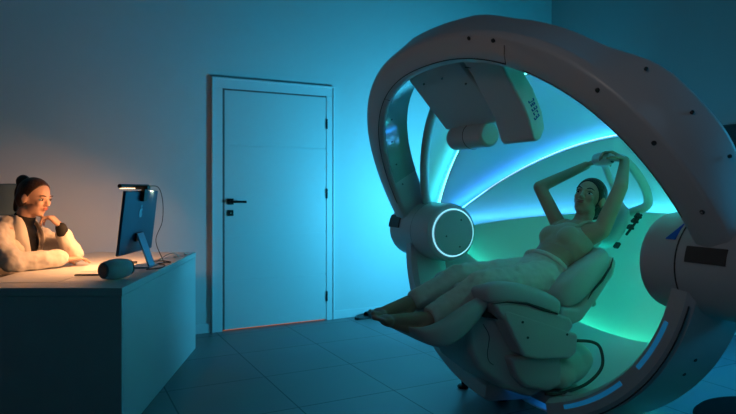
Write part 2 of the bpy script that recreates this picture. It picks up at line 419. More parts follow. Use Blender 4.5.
# light bar clipped to the top
lb = thing('monitor_light_bar', 'black light bar with warm light clipped on the top of the blue computer', 'lamp', (-1.305, 3.66, DZ))
tp = tilt @ Vector((-.003, 0, .375))
bar = obj('bar', tube([(tp.x-.035, -.24, tp.z+.028), (tp.x-.035, .20, tp.z+.028)], .0125), M['black'], lb, smooth=False)
obj('diffuser', mkbox(tp.x-.044, tp.x-.030, -.22, .185, tp.z+.0125, tp.z+.018), M['warmled'], bar)
b = mkbox(.004, .028, -.03, .03, .31, .40, mtx=Matrix.Translation((0, 0, .004)) @ tilt); box(b, tp.x-.03, tp.x+.045, -.028, .028, tp.z+.008, tp.z+.032)
obj('clip', b, M['black'], lb, bevel=.004)
obj('cable', tube(catmull([(tp.x+.03, .02, tp.z+.03), (tp.x+.06, .12, tp.z+.02), (tp.x+.06, .20, tp.z-.07), (tp.x+.05, .22, tp.z-.20), (tp.x+.03, .16, tp.z-.32), (.04, .07, .012)], 8), .0025, n=8), M['blackp'], lb)
wl = area('warm_bar_light', (-1.305+tp.x-.052, 3.64, DZ+tp.z+.005), (-1.78, 3.76, DZ), .42, 8, (1, .43, .16), .03, spread=R(150))

# small things on the desk
sp = thing('portable_speaker', 'pale barrel-shaped portable speaker lying on the desk corner', 'speaker', (-1.325, 3.16, DZ+.054), R(62))
obj('body', lathe([(.034, -.080), (.046, -.068), (.053, -.03), (.054, .0), (.053, .03), (.046, .068), (.034, .080)], axis='x'), M['spk'], sp, smooth=True)
for s in (-1, 1):
    obj('end_cap', lathe([(0, s*.070), (.028, s*.074), (.039, s*.077), (.041, s*.082), (.034, s*.088), (.024, s*.085), (0, s*.084)], axis='x', n=32), M['spkend'], sp, smooth=True)
def paper(x, y, rz, a, c, label, h=.0015):
    o = obj('paper_sheet', mkbox(-a/2, a/2, -c/2, c/2, 0, h), M['paper'], loc=(x, y, DZ+.0003), rot=(0, 0, rz)); tag(o, label, 'paper', 'papers on the desk')
paper(-1.73, 3.14, R(2), .30, .21, 'white paper sheet on the near end of the desk')
paper(-1.60, 3.62, R(20), .21, .30, 'white paper sheet on the desk under the screen light')
pn = obj('pen', tube([(-.07, 0, .006), (-.06, 0, .006), (.06, 0, .006), (.07, 0, .006)], [.002, .005, .005, .004], n=12), M['blackp'], loc=(-1.53, 3.27, DZ), rot=(0, 0, R(4)))
tag(pn, 'black pen lying on the desk beside the speaker', 'pen')
ph = obj('phone', mkbox(-.036, .036, -.075, .075, 0, .008), M['blackp'], loc=(-1.55, 3.82, DZ+.0003), rot=(0, 0, R(-70)), bevel=.004)
tag(ph, 'dark phone lying flat on the desk behind the computer screen', 'phone')
cb = obj('white_cable', tube(catmull([(-1.36, 3.80, DZ+.004), (-1.30, 3.95, DZ+.05), (-1.28, 4.05, DZ+.02), (-1.34, 4.15, DZ+.004), (-1.27, 4.22, DZ+.004), (-1.33, 4.34, DZ+.004), (-1.29, 4.42, DZ+.004)], 8), .004, n=8), M['cable'])
tag(cb, 'pale cable curling over the far end of the desk', 'cable')
cb = obj('black_cable', tube(catmull([(-1.30, 3.52, DZ+.003), (-1.24, 3.58, DZ+.003), (-1.26, 3.72, DZ+.003), (-1.33, 3.78, DZ+.003), (-1.27, 3.86, DZ+.003), (-1.35, 3.93, DZ+.003), (-1.42, 3.88, DZ+.003)], 8), .003, n=8), M['blackp'])
tag(cb, 'thin black cable coiled on the desk beside the computer foot', 'cable')

# ------------------------------------------------------------ people helpers
def head(mtx, bm):
    e = lambda c, r, rot=None: ellip(bm, c, r, rot, mtx)
    e((-.012, 0, .035), (.098, .076, .088))
    e((.030, 0, .020), (.058, .063, .070))
    e((.040, 0, -.040), (.046, .050, .060))
    e((.058, 0, -.082), (.022, .024, .018))           # chin
    e((.020, .030, -.055), (.045, .022, .035)); e((.020, -.030, -.055), (.045, .022, .035))   # jaw
    e((.078, 0, .028), (.014, .046, .011))            # brow ridge
    e((.068, .034, -.012), (.020, .020, .020)); e((.068, -.034, -.012), (.020, .020, .020))   # cheeks
    e((.094, 0, .000), (.011, .009, .028), Euler((0, R(-22), 0)))  # nose bridge
    e((.103, 0, -.018), (.014, .012, .010))
    e((.094, .011, -.021), (.009, .007, .007)); e((.094, -.011, -.021), (.009, .007, .007))
    e((.084, 0, -.045), (.012, .024, .015))           # mouth mound
    for s in (-1, 1):
        e((.000, s*.074, -.002), (.016, .009, .032), Euler((0, R(10), R(s*-18))))
        e((-.006, s*.080, .006), (.014, .006, .022), Euler((0, R(10), R(s*-25))))
def face_parts(mtx, par, brow):
    for s in (-1, 1):
        b = ellip(bmesh.new(), (.0765, s*.032, .0095), (.013, .0135, .0075), None, mtx, 16); ey = obj('eye', b, M['eye'], par, smooth=True)
        obj('iris', ellip(bmesh.new(), (.0870, s*.032, .009), (.0040, .0062, .0058), None, mtx, 12), M['iris'], ey, smooth=True)
        obj('eyelash', tube([mtx @ Vector(p) for p in ((.080, s*.046, .013), (.0905, s*.038, .0175), (.0925, s*.030, .018), (.087, s*.019, .014))], [.0012, .0022, .0022, .0012], n=6), M['brow'], par)
        obj('eyebrow', tube([mtx @ Vector(p) for p in ((.078, s*.052, .030), (.090, s*.040, .0365), (.0955, s*.028, .036), (.0945, s*.014, .031))], [.0012, .003, .0035, .002], n=6), M[brow], par)
    b = ellip(bmesh.new(), (.0945, 0, -.040), (.0055, .021, .0042), None, mtx, 14); ellip(b, (.094, 0, -.0485), (.0055, .018, .0052), None, mtx, 14)
    obj('lips', b, M['lip'], par, smooth=True)
def hand(bm, wrist, fwd, palm, side, curl=(.5, .7, .5), size=1.0, thumb=.6, spread=.12):
    """fwd: wrist->knuckles, palm: palm normal, side=+1/-1 where the thumb sits. fingers curl towards palm."""
    W = Vector(wrist); f = Vector(fwd).normalized(); n = Vector(palm).normalized(); n = (n-f*n.dot(f)).normalized(); s = f.cross(n)*side
    q = size
    P = lambda a, b_, c: W+(f*a+s*b_+n*c)*q
    for x in (-.027, -.009, .009, .027): capsule(bm, P(.012, x*.65, 0), P(.082, x*1.08, 0), .0135*q, .0115*q, 10)
    L = {.027: (.040, .024, .020), .009: (.045, .028, .021), -.009: (.042, .026, .020), -.027: (.033, .020, .017)}
    for x, ls in L.items():
        p = P(.084, x*1.08, 0); ang = 0; sp_ = x*spread/.027
        for i, l in enumerate(ls):
            ang += curl[i]
            d_ = (f*math.cos(ang)+n*math.sin(ang)+s*sp_*math.cos(ang)).normalized()
            p2 = p+d_*l*q; capsule(bm, p, p2, (.0088-.0008*i)*q, (.0082-.0009*i)*q, 10); p = p2
    p = P(.022, .020, .004); d1 = (f*.62+s*.72+n*.25*thumb*2).normalized(); p2 = p+d1*.042*q; capsule(bm, p, p2, .0135*q, .0105*q, 10)
    d2 = (f*.9+s*.15+n*thumb).normalized(); p3 = p2+d2*.030*q; capsule(bm, p2, p3, .0100*q, .009*q, 10)
    d3 = (f*.9-s*.2+n*thumb*1.3).normalized(); capsule(bm, p3, p3+d3*.023*q, .0088*q, .0075*q, 10)


# dark slipper by the wall, half hidden behind the patient's toes
sl_ = thing('slipper', 'dark slipper on the floor by the wall, just beyond the toes of the reclining woman', 'slipper', (-.01, 5.54, 0), WA+R(6))
b = bmesh.new(); pl = catmull([(-.13, .0, 0), (-.10, .036, 0), (.0, .034, 0), (.09, .046, 0), (.13, .012, 0), (.12, -.03, 0), (.05, -.045, 0), (-.04, -.034, 0), (-.11, -.034, 0)], 4, True)
plate(b, pl, .022, Matrix()); obj('sole', b, M['blackp'], sl_, bevel=.004)
obj('strap', loft_([[(x, math.cos(t)*w2, .012+math.sin(t)*h2) for t in [PI*i/10 for i in range(11)]] for x, w2, h2 in ((-.01, .040, .045), (.05, .047, .052), (.105, .040, .030))]), M['blackp'], sl_, smooth=True, solid=.004)

# ------------------------------------------------------------ rotating ring machine, in its own frame (x: head side, -y: near hub)
pod = thing('ring_pod', 'huge white ring machine with two hub drums and a glowing segmented shell', 'ring machine', (MX, MY, 0), AZ)
def arcpt(A, B, th, e, ph, dr=0, dn=0, s=1):
    c = math.copysign(abs(math.cos(ph))**e, math.cos(ph)); q = abs(math.sin(ph))**e
    n = Vector((-math.sin(th), 0, math.cos(th))) * s
    return Vector((0, c*(A+dr), MZ)) + Vector((math.cos(th), 0, math.sin(th)))*q*(B+dr) + n*dn
def arc_sweep(A, B, th, e, s, sec, p0, p1, n=72, bm=None):
    """sec: function(phi fraction)->list of (dr, dn)"""
    bm = bm or bmesh.new(); rings = []
    for i in range(n+1):
        ph = p0+(p1-p0)*i/n
        rings.append([bm.verts.new(arcpt(A, B, th, e, ph, dr, dn, s)) for dr, dn in sec(ph)])
    for a, b in zip(rings, rings[1:]):
        m = len(a)
        for j in range(m): bm.faces.new((a[j], a[(j+1) % m], b[(j+1) % m], b[j]))
    bm.faces.new(rings[0][::-1]); bm.faces.new(rings[-1])
    return bm
UA, UB, UT, UE = 1.13, 1.12, R(120.8), .868
def lerp(a, b, t): return a+(b-a)*t
def bump_(ph, a, b, w_=.12):      # smooth plateau between a and b
    f = lambda x: max(0, min(1, x))
    l = f((ph-a)/w_); r = f((b-ph)/w_); t = min(l, r); return t*t*(3-2*t)
def ramp(x, a, b): t = max(0, min(1, (x-a)/(b-a))); return t*t*(3-2*t)
def usec(ph):
    g = math.degrees(ph)
    k = -.030*ramp(g, 98, 112)*(1-ramp(g, 130, 144)) + .042*ramp(g, 134, 149)*(1-ramp(g, 158, 172))
    s_ = .035*ramp(g, 104, 135)
    t, w2, wb = .074, .1065, .122
    kk = .02*ramp(g, 80, 84)*(1-ramp(g, 100, 112))
    return [(-t, -wb+.02), (-t, w2-.02), (-t+.02, w2-.003), (-t+.07, w2+.004), (t-.012, w2-s_*.6), (t, w2-.02-s_), (t+k*.6+kk, 0), (t+k, -wb+.02), (t+k-.02, -wb)]
ring = obj('upper_ring', arc_sweep(UA, UB, UT, UE, 1, usec, .10, PI-.10, 96), M['white'], pod, smooth=True, bevel=.010, seg=3)
def arcline(dr, dn, a, b, r, n=60, P_=(UA, UB, UT, UE, 1)):
    return tube([arcpt(*P_[:4], a+(b-a)*i/n, dr, dn, P_[4]) for i in range(n+1)], r, n=8)
obj('seam_line', arcline(-.047, .1055, R(12), R(117), .0022), M['seam'], ring)
obj('seam_line', arcline(-.05, .105, R(122), R(168), .0012), M['seam'], ring)
b = tube([arcpt(UA, UB, UT, UE, R(117), dr, dn, 1) for dr, dn in ((-.047, .1065), (0, .1105), (.035, .107))], .0014, n=8)
obj('seam_line', b, M['seam'], ring)
b = tube([arcpt(UA, UB, UT, UE, R(64), dr, dn, 1) for dr, dn in ((-.047, .1065), (-.07, .09), (-.0755, 0))], .002, n=8)
obj('seam_line', b, M['seam'], ring)
def bolt_on(P_, ph, dr, dn, r, par, m='bolt', radial=False):
    p = arcpt(*P_[:4], ph, dr, dn, P_[4]); nrm = Vector((-math.sin(P_[2]), 0, math.cos(P_[2])))*P_[4]
    if radial:
        q = arcpt(*P_[:4], ph, dr-.02, dn, P_[4]); nrm = (p-q).normalized()
    mt = Matrix.Translation(p) @ nrm.to_track_quat('Z', 'Y').to_matrix().to_4x4()
    return obj('bolt', lathe([(0, -.004), (r, -.004), (r, .003), (r*.6, .005), (r*.55, .001), (0, .001)], mtx=mt, n=16), M[m], par)
UP_ = (UA, UB, UT, UE, 1)
obj('inner_liner', arc_sweep(UA, UB, UT, UE, 1, lambda ph: [(-.076, -.10), (-.076, .075), (-.071, .075), (-.071, -.10)], R(20), R(82), 30), M['liner'], ring, smooth=True, bevel=.001)
for ph, dr in ((107, .045), (114, .045), (140, .035), (154, .035), (168, .03)): bolt_on(UP_, R(ph), dr, .1085-.012*(ph > 120), .0085, ring)
for ph in (18, 27, 38, 50): bolt_on(UP_, R(ph), -.074, .03, -.006 if False else .006, ring)
for ph, dn in ((143.5, -.04), (154, -.04), (163, -.05)): bolt_on(UP_, R(ph), .074+.037, dn, .0065, ring, radial=True)

LA, LB, LT, LE_ = 1.014, .791, R(264.2), .975
def lsec(ph):
    g = math.degrees(ph); t, w2 = .052, .1675
    n_ = ramp(g, 86.5, 88.5)*(1-ramp(g, 108, 112))
    wf = w2-n_*.275; to = t-n_*.078
    return [(-t, -w2+.02), (-t, wf-.03), (-t+.02, wf), (to-.02, wf), (to, wf-.03), (to, -w2+.03), (max(to-.03, -t+.004), -w2), (-t+.02, -w2)]
LP_ = (LA, LB, LT, LE_, -1)
low = obj('lower_ring', arc_sweep(LA, LB, LT, LE_, -1, lsec, .12, PI-.12, 150), M['white'], pod, smooth=True, bevel=.010)
obj('seam_line', arcline(.050, .1655, R(114), R(170), .003, P_=LP_), M['seam'], low)
for a0, a1 in ((119, 141), (148, 164)):
    obj('blue_band', arc_sweep(LA, LB, LT, LE_, -1, lambda ph: [(-.020, .160), (-.020, .1695), (-.002, .1695), (-.002, .160)], R(a0), R(a1), 16), M['blue_glow'], low)
for ph in (150, 155): bolt_on(LP_, R(ph), .05, 0, .008, low, radial=True)

# hub drums, axis along local y
def drum(k0, k1, rr, face):
    """face: k of the visible face"""
    s = 1 if k1 > k0 else -1; c = .022
    prof = [(0, -k0), (rr-.045, -k0), (rr-c*1.2, -(k0+s*.006)), (rr-.006, -(k0+s*c)), (rr, -(k0+s*.05)), (rr+.003, -(k0+k1)/2), (rr, -(k1-s*.03)), (rr-.02, -k1), (0, -k1)]
    return lathe(prof, n=72, axis='y', mtx=Matrix.Translation((0, 0, MZ)))
far = obj('hub_drum', drum(-.74, -1.29, .187, -.74), M['white'], pod, smooth=True, bevel=.004); far['label'] = 'far hub drum with a glowing blue ring on its face'
near = obj('hub_drum', drum(.82, 1.42, .190, .83), M['white'], pod, smooth=True, bevel=.004)
def ringk(k, r, rt, n=64): return tube([(math.cos(2*PI*i/n)*r, -k, MZ+math.sin(2*PI*i/n)*r) for i in range(n)], rt, n=8, closed=True)
obj('ring_light', ringk(-.738, .150, .0034, 72), M['ringled'], far, smooth=True)
obj('face_plate', lathe([(0, .725), (.138, .725), (.143, .728), (.143, .742), (0, .742)], n=64, axis='y', mtx=Matrix.Translation((0, 0, MZ))), M['white'], far, smooth=True, bevel=.002)
for dx, dz in ((-.06, -.02), (.05, .08), (.04, -.09)):
    obj('bolt', lathe([(0, .722), (.0055, .722), (.0055, .727), (0, .727)], n=12, axis='y', mtx=Matrix.Translation((dx, 0, MZ+dz))), M['bolt'], far)
obj('seam_line', ringk(-.96, .188, .002), M['seam'], far)
obj('seam_line', ringk(1.0, .1915, .003), M['seam'], near)
for par, ka, kb in ((far, -1.26, -1.12), (near, 1.04, 1.19)):
    # recess in the drum where the upper ring enters
    bm = bmesh.new(); t0 = R(170) if par is near else R(160); t1 = R(150) if par is near else R(186)
    n = 10; rr = .1965; A_ = []; B_ = []
    t0, t1 = (R(156), R(173)) if par is near else (R(150), R(176))
    for i in range(n+1):
        t = t0+(t1-t0)*i/n
        for L, k in ((A_, ka), (B_, kb)):
            L.append((bm.verts.new((math.cos(t)*rr, -k, MZ+math.sin(t)*rr)), bm.verts.new((math.cos(t)*(rr-.012), -k, MZ+math.sin(t)*(rr-.012)))))
    for i in range(n):
        bm.faces.new((A_[i][0], A_[i+1][0], B_[i+1][0], B_[i][0])); bm.faces.new((A_[i][1], B_[i][1], B_[i+1][1], A_[i+1][1]))
        bm.faces.new((A_[i][0], A_[i][1], A_[i+1][1], A_[i+1][0])); bm.faces.new((B_[i][0], B_[i+1][0], B_[i+1][1], B_[i][1]))
    bm.faces.new((A_[0][0], B_[0][0], B_[0][1], A_[0][1])); bm.faces.new((A_[n][0], A_[n][1], B_[n][1], B_[n][0]))
    obj('joint_recess', bm, M['brown'], par)
# small blue triangle mark on the near drum
t_ = lambda a, k, r=.1965: Vector((math.cos(R(a))*r, -k, MZ+math.sin(R(a))*r))
bm = bmesh.new(); T = [(128, .985), (150, .945), (150, .985)]
f1 = [bm.verts.new(t_(a, k)) for a, k in T]; f2 = [bm.verts.new(t_(a, k, .186)) for a, k in T]
bm.faces.new(f1); bm.faces.new(f2[::-1])
for i in range(3): j = (i+1) % 3; bm.faces.new((f1[i], f2[i], f2[j], f1[j]))
obj('triangle_mark', bm, M['blue'], near)

# segmented spherical shell, meridians meeting at the hubs
def shell_seg(name, R0, R1, t0, t1, thick=.012, m='shell'):
    """radius R0 at meridian t0 easing to R1 at t1, so each visor panel overlaps the next"""
    bm = bmesh.new(); NP, NT = 56, max(6, int(abs(t1-t0)/3)); g = []
    p0, p1 = R(10), R(170)
    for layer in (0, 1):
        G = []
        for i in range(NP+1):
            ph = p0+(p1-p0)*i/NP; row = []
            for j in range(NT+1):
                f = j/NT; r = R0+(R1-R0)*f+layer*thick; th_ = R(t0+(t1-t0)*f)
                row.append(bm.verts.new((math.cos(th_)*math.sin(ph)*r, math.cos(ph)*r, MZ+math.sin(th_)*math.sin(ph)*r)))
            G.append(row)
        g.append(G)
    for L, G in enumerate(g):
        for i in range(NP):
            for j in range(NT): bm.faces.new((G[i][j], G[i+1][j], G[i+1][j+1], G[i][j+1]))
    for i in range(NP):
        for j in (0, NT): bm.faces.new((g[0][i][j], g[0][i+1][j], g[1][i+1][j], g[1][i][j]))
    for j in range(NT):
        for i in (0, NP): bm.faces.new((g[0][i][j], g[0][i][j+1], g[1][i][j+1], g[1][i][j]))
    return obj(name, bm, M[m], pod, smooth=True, bevel=.004, seg=2)
def strip(Rr, th, m, par, w_=.020, th_w=.004, a=R(11), b_=R(169), lift=.6):
    bm = bmesh.new(); n = 90; q = []
    for i in range(n+1):
        ph = a+(b_-a)*i/n; ring_ = []
        for r, tt in ((Rr+.001, 0), (Rr+w_, 0), (Rr+w_, th_w), (Rr+.001, th_w)):
            an = R(th+lift)+tt
            ring_.append(bm.verts.new((math.cos(an)*math.sin(ph)*r, math.cos(ph)*r, MZ+math.sin(an)*math.sin(ph)*r)))
        q.append(ring_)
    for A_, B_ in zip(q, q[1:]):
        for j in range(4): bm.faces.new((A_[j], A_[(j+1) % 4], B_[(j+1) % 4], B_[j]))
    bm.faces.new(q[0][::-1]); bm.faces.new(q[-1])
    return obj('led_strip', bm, m, par)
led1 = led_mat('led_white_cyan', (.2, .9, .55), (.55, .9, 1.0), 1.8)
led2 = led_mat('led_blue', (.7, 1.0, 1.0), (.65, .8, 1.0), 1.8)
led1h = led_mat('led_cyan_cove', (.04, .9, .60), (.04, .75, .90), 7)
led2h = led_mat('led_blue_cove', (.02, .60, .72), (.02, .30, 1.0), 11)
led3 = led_mat('led_blue_green', (.04, 1.0, .40), (.06, .45, 1.0), 14, -.3, .7)
led4 = led_mat('led_green', (.03, 1.0, .42), (.02, .75, .50), 13)
sA = shell_seg('shell_segment', 1.030, 1.000, 79, 105)
sB = shell_seg('shell_segment', .995, .955, 37, 81)
sC = shell_seg('shell_segment', .968, .920, 6.5, 39.5)
sD = shell_seg('shell_segment', .935, .885, -45, 9)
sE = shell_seg('shell_segment', .860, .856, -88, -41)
sD['label'] = 'lower green-lit shell segment behind the patient'
strip(.958, 81, led1, sB, .0028); strip(.923, 39.5, led2, sC, .0028)
strip(.975, 81, led1h, sB, .034, lift=-2.6); strip(.940, 39.5, led2h, sC, .034, lift=-2.6); strip(.902, 9, led3, sD, .024, lift=-1.3)
strip(.874, -41, led4, sE, .016, lift=-1.2)
# rounded rim along the free edge of the shell
rimc = [Vector((math.cos(R(105))*math.sin(ph)*1.007, math.cos(ph)*1.007, MZ+math.sin(R(105))*math.sin(ph)*1.007)) for ph in [R(11)+i*R(158)/60 for i in range(61)]]
obj('shell_rim', tube(rimc, .030, n=12), M['white'], pod, smooth=True)
obj('vent_plug', lathe([(0, 0), (.020, 0), (.022, .004), (.016, .006), (0, .003)], mtx=Matrix.Translation((.51, .28, .265)) @ Matrix.Rotation(R(-35), 4, 'Y')), M['bolt'], sE)

# base block under the lower ring, on levelling feet
b = prism([(-.08, .085), (-.10, .20), (-.12, .30), (.20, .24), (.24, .12), (.24, .085)], -.58, -.22)
bb = obj('base_block', b, M['white'], pod, bevel=.015)
b = prism([(.0, .10), (-.02, .17), (.22, .17), (.24, .10)], -.22, .55)
obj('base_block', b, M['whitem'], pod, bevel=.012)
for v, k in ((-.06, -.54), (.20, -.54), (.02, -.27), (.07, -.34), (.14, -.25), (-.17, .5), (.2, .5)):
    ft = obj('levelling_foot', lathe([(0, 0), (.032, 0), (.034, .010), (.026, .020), (.010, .026), (.010, .10), (0, .10)], n=24), M['caster'], pod, loc=(v, -k, 0))

# overhead module hanging from the upper ring
om = obj('overhead_panel', prism([(a-.055, c-.003) for a, c in ((-.56, 1.90), (-.47, 1.79), (-.235, 1.535), (-.215, 1.525), (-.185, 1.545), (-.195, 1.60), (-.40, 1.86), (-.50, 1.93))], -.38, .124), M['white'], pod, bevel=.014)
sl = [(-.52, 1.87), (-.445, 1.80), (-.394, 1.74), (-.265, 1.545), (-.222, 1.430), (-.205, 1.412), (-.175, 1.425), (-.150, 1.475), (-.165, 1.55), (-.215, 1.65), (-.30, 1.76), (-.42, 1.87)]
o2 = obj('overhead_panel', prism([(a - .078, c-.005) for a, c in sl], .136, .37), M['white'], pod, bevel=.012)
obj('overhead_yoke', prism([(-.50, 1.83), (-.30, 1.60), (-.35, 1.68), (-.49, 1.86)], .11, .145), M['seam'], pod)
b = tube([(-.455, .0, 1.86)]*0 + [(-.505, -.137, 1.765), (-.475, -.19, 1.752), (-.468, -.26, 1.755), (-.49, -.35, 1.80)], .0025, n=6)
obj('seam_line', b, M['seam'], o2)
obj('seam_line', tube([(-.412, -.137, 1.655), (-.402, -.23, 1.652), (-.38, -.357, 1.675)], .002, n=6), M['seam'], o2)
b = lathe([(0, .05), (.052, .05), (.066, .065), (.068, .20), (.066, .36), (.052, .375), (0, .375)], n=40, axis='y', mtx=Matrix.Translation((-.245, -.03, 1.475)))
bs = obj('overhead_sensor', b, M['white'], pod, smooth=True, bevel=.004)
obj('seam_line', tube([(-.245+math.cos(2*PI*i/40)*.0685, .17, 1.475+math.sin(2*PI*i/40)*.0685) for i in range(40)], .002, n=6, closed=True), M['seam'], bs)
for y in (-.07, .08, .26): obj('bolt', lathe([(0, -.003), (.005, -.003), (.005, .004), (0, .004)], n=12, mtx=Matrix.Translation((-.455 if y < 0 else -.495, y, 1.702 if y < 0 else 1.749)) @ Matrix.Rotation(R(-133), 4, 'Y')), M['bolt'], om)
# dark blue lettering along the side of the second panel (too blurred to read)
let = bmesh.new()
for i, (v, z, wd) in enumerate(((-.268, 1.590, .034), (-.259, 1.574, .026), (-.250, 1.556, .034), (-.243, 1.538, .028), (-.237, 1.519, .034))):
    mt = Matrix.Translation((v-.043, -.3702, z)) @ Matrix.Rotation(R(60-i*3), 4, 'Y')
    box(let, -.006, .006, -.0022, 0, -wd/2, -wd/2+.005, mtx=mt); box(let, -.006, .006, -.0022, 0, wd/2-.005, wd/2, mtx=mt)
    box(let, -.006 if i % 2 else .003, -.005 if i % 2 else .006, -.0022, 0, -wd/2, wd/2, mtx=mt)
    if i % 3: box(let, -.006, .006, -.0022, 0, -.0025, .0025, mtx=mt)
obj('lettering', let, M['navy'], o2)

# ------------------------------------------------------------ treatment chair inside the ring
ch = thing('treatment_chair', 'white reclining treatment chair carrying the patient inside the ring', 'treatment chair', (MX, MY, 0), AZ)
ped = obj('pedestal', prism([(-.507, .60), (-.40, .655), (-.10, .60), (.032, .541), (.124, .406), (.075, .30), (-.02, .20), (-.13, .165), (-.30, .235), (-.44, .345), (-.496, .442)], -.20, .16), M['white'], ch, bevel=.03, seg=4)
obj('seam_line', tube(catmull([(-.42, -.161, .56), (-.385, -.161, .50), (-.395, -.161, .42), (-.385, -.161, .38), (-.36, -.161, .36)], 5), .0014, n=6), M['seam'], ped)
sp_ = obj('side_panel', prism([(-.39, .635), (-.356, .645), (-.033, .53), (.076, .482), (.069, .394), (.024, .365), (-.186, .388), (-.263, .414), (-.327, .514)], .155, .262), M['white'], ch, bevel=.018)
for v, z in ((-.27, .575), (-.24, .50), (.0, .49)): obj('rivet', lathe([(0, .259), (.006, .259), (.006, .265), (0, .265)], None, 12, Matrix.Translation((v, 0, z)) @ Matrix.Rotation(PI, 4, 'Z'), 'y'), M['bolt'], sp_)
obj('lower_cover', prism([(-.30, .40), (.02, .37), (.03, .22), (-.06, .20), (-.20, .24), (-.26, .30)], .0, .205), M['white'], ch, bevel=.02)
seat = obj('seat_base', prism([(-.43, .675), (-.354, .675), (-.238, .662), (-.024, .585), (.027, .571), (.055, .525), (.01, .480), (-.148, .500), (-.325, .555), (-.40, .615)], -.26, .26), M['white'], ch, bevel=.02)
# seat cushion: raised side bolsters, dished centre
def loft(stations, bm=None):
    bm = bm or bmesh.new(); rings = [[bm.verts.new(p) for p in st] for st in stations]
    m = len(rings[0])
    for a, b_ in zip(rings, rings[1:]):
        for j in range(m): bm.faces.new((a[j], a[(j+1) % m], b_[(j+1) % m], b_[j]))
    bm.faces.new(rings[0][::-1]); bm.faces.new(rings[-1]); return bm
def dished(path, hw, lipt=.03, side=.05):
    """path: list of (v_top, z_top, v_bot, z_bot, dish, halfwidth)"""
    st = []
    for vt, zt, vb, zb, dish, h in path:
        T = Vector((vt, 0, zt)); B = Vector((vb, 0, zb)); U = (T-B)
        L = max(U.length, 1e-4); u = U/L
        prof = [(-h, .12), (-h, .72), (-h+.02, .93), (-h+.055, 1.0), (-h+.10, 1-.55*dish/L), (-h+.17, 1-dish/L), (0, 1-dish*1.05/L), (h-.17, 1-dish/L), (h-.10, 1-.55*dish/L), (h-.055, 1.0), (h-.02, .93), (h, .72), (h, .12), (h-.03, 0), (0, 0), (-h+.03, 0)]
        st.append([B + U*f + Vector((0, y, 0)) for y, f in prof])
    return loft(st)
obj('seat_cushion', dished([(-.475, .715, -.460, .680, .002, .22), (-.455, .750, -.44, .668, .02, .245), (-.42, .768, -.41, .660, .035, .255), (-.362, .772, -.36, .662, .05, .262), (-.275, .760, -.28, .650, .055, .266), (-.18, .733, -.20, .625, .05, .266), (-.095, .703, -.12, .595, .04, .262), (-.02, .664, -.05, .575, .03, .255), (.0, .640, -.01, .570, .01, .24)], .26), M['cushion'], ch, smooth=True, sub=2)
bc = dished([(-.035, .66, .03, .590, .004, .20), (-.030, .715, .06, .600, .03, .235), (.03, .775, .13, .620, .045, .25), (.13, .823, .21, .680, .05, .25), (.22, .868, .285, .745, .05, .245), (.285, .893, .325, .80, .04, .235), (.325, .892, .345, .85, .015, .21)], .25)
back = obj('backrest', bc, M['cushion'], ch, smooth=True, sub=2)
obj('backrest_shell', prism([(-.004, .62), (.105, .600), (.217, .69), (.313, .784), (.330, .855), (.369, .822), (.348, .752), (.238, .638), (.131, .538), (.034, .510), (-.03, .55)], -.235, .235), M['white'], ch, bevel=.025, seg=4)
obj('seam_line', tube([(.325, -.243, .845), (.299, -.250, .80), (.238, -.252, .735), (.177, -.250, .685), (.15, -.246, .645)], [.002, .005, .007, .005, .002], n=8), M['seam'], back)
obj('seam_line', tube([(-.44, -.252, .672), (-.362, -.262, .676), (-.246, -.265, .660), (-.15, -.263, .625), (-.06, -.262, .595)], [.002, .003, .006, .008, .004], n=8), M['seam'], seat)
# leg rest trough
lr = dished([(-.37, .700, -.385, .655, .002, .17), (-.43, .700, -.43, .628, .05, .21), (-.521, .678, -.50, .560, .085, .225), (-.60, .645, -.57, .510, .09, .23), (-.66, .612, -.645, .480, .09, .23), (-.72, .588, -.71, .485, .075, .22), (-.762, .578, -.752, .512, .045, .20), (-.785, .568, -.778, .545, .004, .15)], .23)
obj('leg_rest', lr, M['cushion'], ch, smooth=True, sub=2)
obj('leg_rest_arm', prism([(-.50, .58), (-.40, .63), (-.36, .55), (-.40, .48), (-.48, .50)], -.07, .07), M['seam'], ch, bevel=.01)
obj('hinge_bracket', prism([(-.47, .66), (-.43, .63), (-.36, .60), (-.345, .575), (-.38, .59), (-.44, .60), (-.49, .63)], .13, .20), M['blackp'], ch, bevel=.004)
lp_ = mkbox(-.08, .08, -.05, .05, .004, .03)
lo = obj('added_glow_panel', lp_, M['whitem'], ch, bevel=.004); lo.matrix_local = Matrix.Translation(Vector((MX, MY, 0))).inverted() @ Matrix()  # housing for the added light that floods the shell
_wm = Matrix.Translation(L_POD.location) @ L_POD.rotation_euler.to_matrix().to_4x4()
lo.matrix_local = (Matrix.Translation((MX, MY, 0)) @ Matrix.Rotation(AZ, 4, 'Z')).inverted() @ _wm
# headrest pad and neck mechanism
hp = dished([(.40, .955, .45, .90, .01, .085), (.45, 1.00, .53, .925, .02, .105), (.50, 1.065, .60, .99, .025, .11), (.545, 1.125, .645, 1.06, .02, .105), (.585, 1.155, .655, 1.11, .005, .08)], .1)
bm = bmesh.new()
obj('headrest', loft([[Vector((p0+math.cos(t)*0 + (q0-p0)*(.5-.5*math.cos(t)), math.sin(t)*h, p1+(q1-p1)*(.5-.5*math.cos(t)))) for t in [2*PI*i/20 for i in range(20)]] for p0, p1, q0, q1, h in ((.46, .89, .52, .85, .04), (.50, .93, .57, .88, .07), (.54, .99, .62, .94, .085), (.58, 1.05, .65, 1.01, .085), (.61, 1.09, .665, 1.06, .07), (.63, 1.11, .665, 1.09, .04))]), M['cushion'], ch, smooth=True, sub=1)
obj('headrest_post', tube([(.33, 0, .78), (.42, 0, .86), (.52, 0, .95)], .022, n=16), M['white'], ch, smooth=True)
b = bmesh.new()
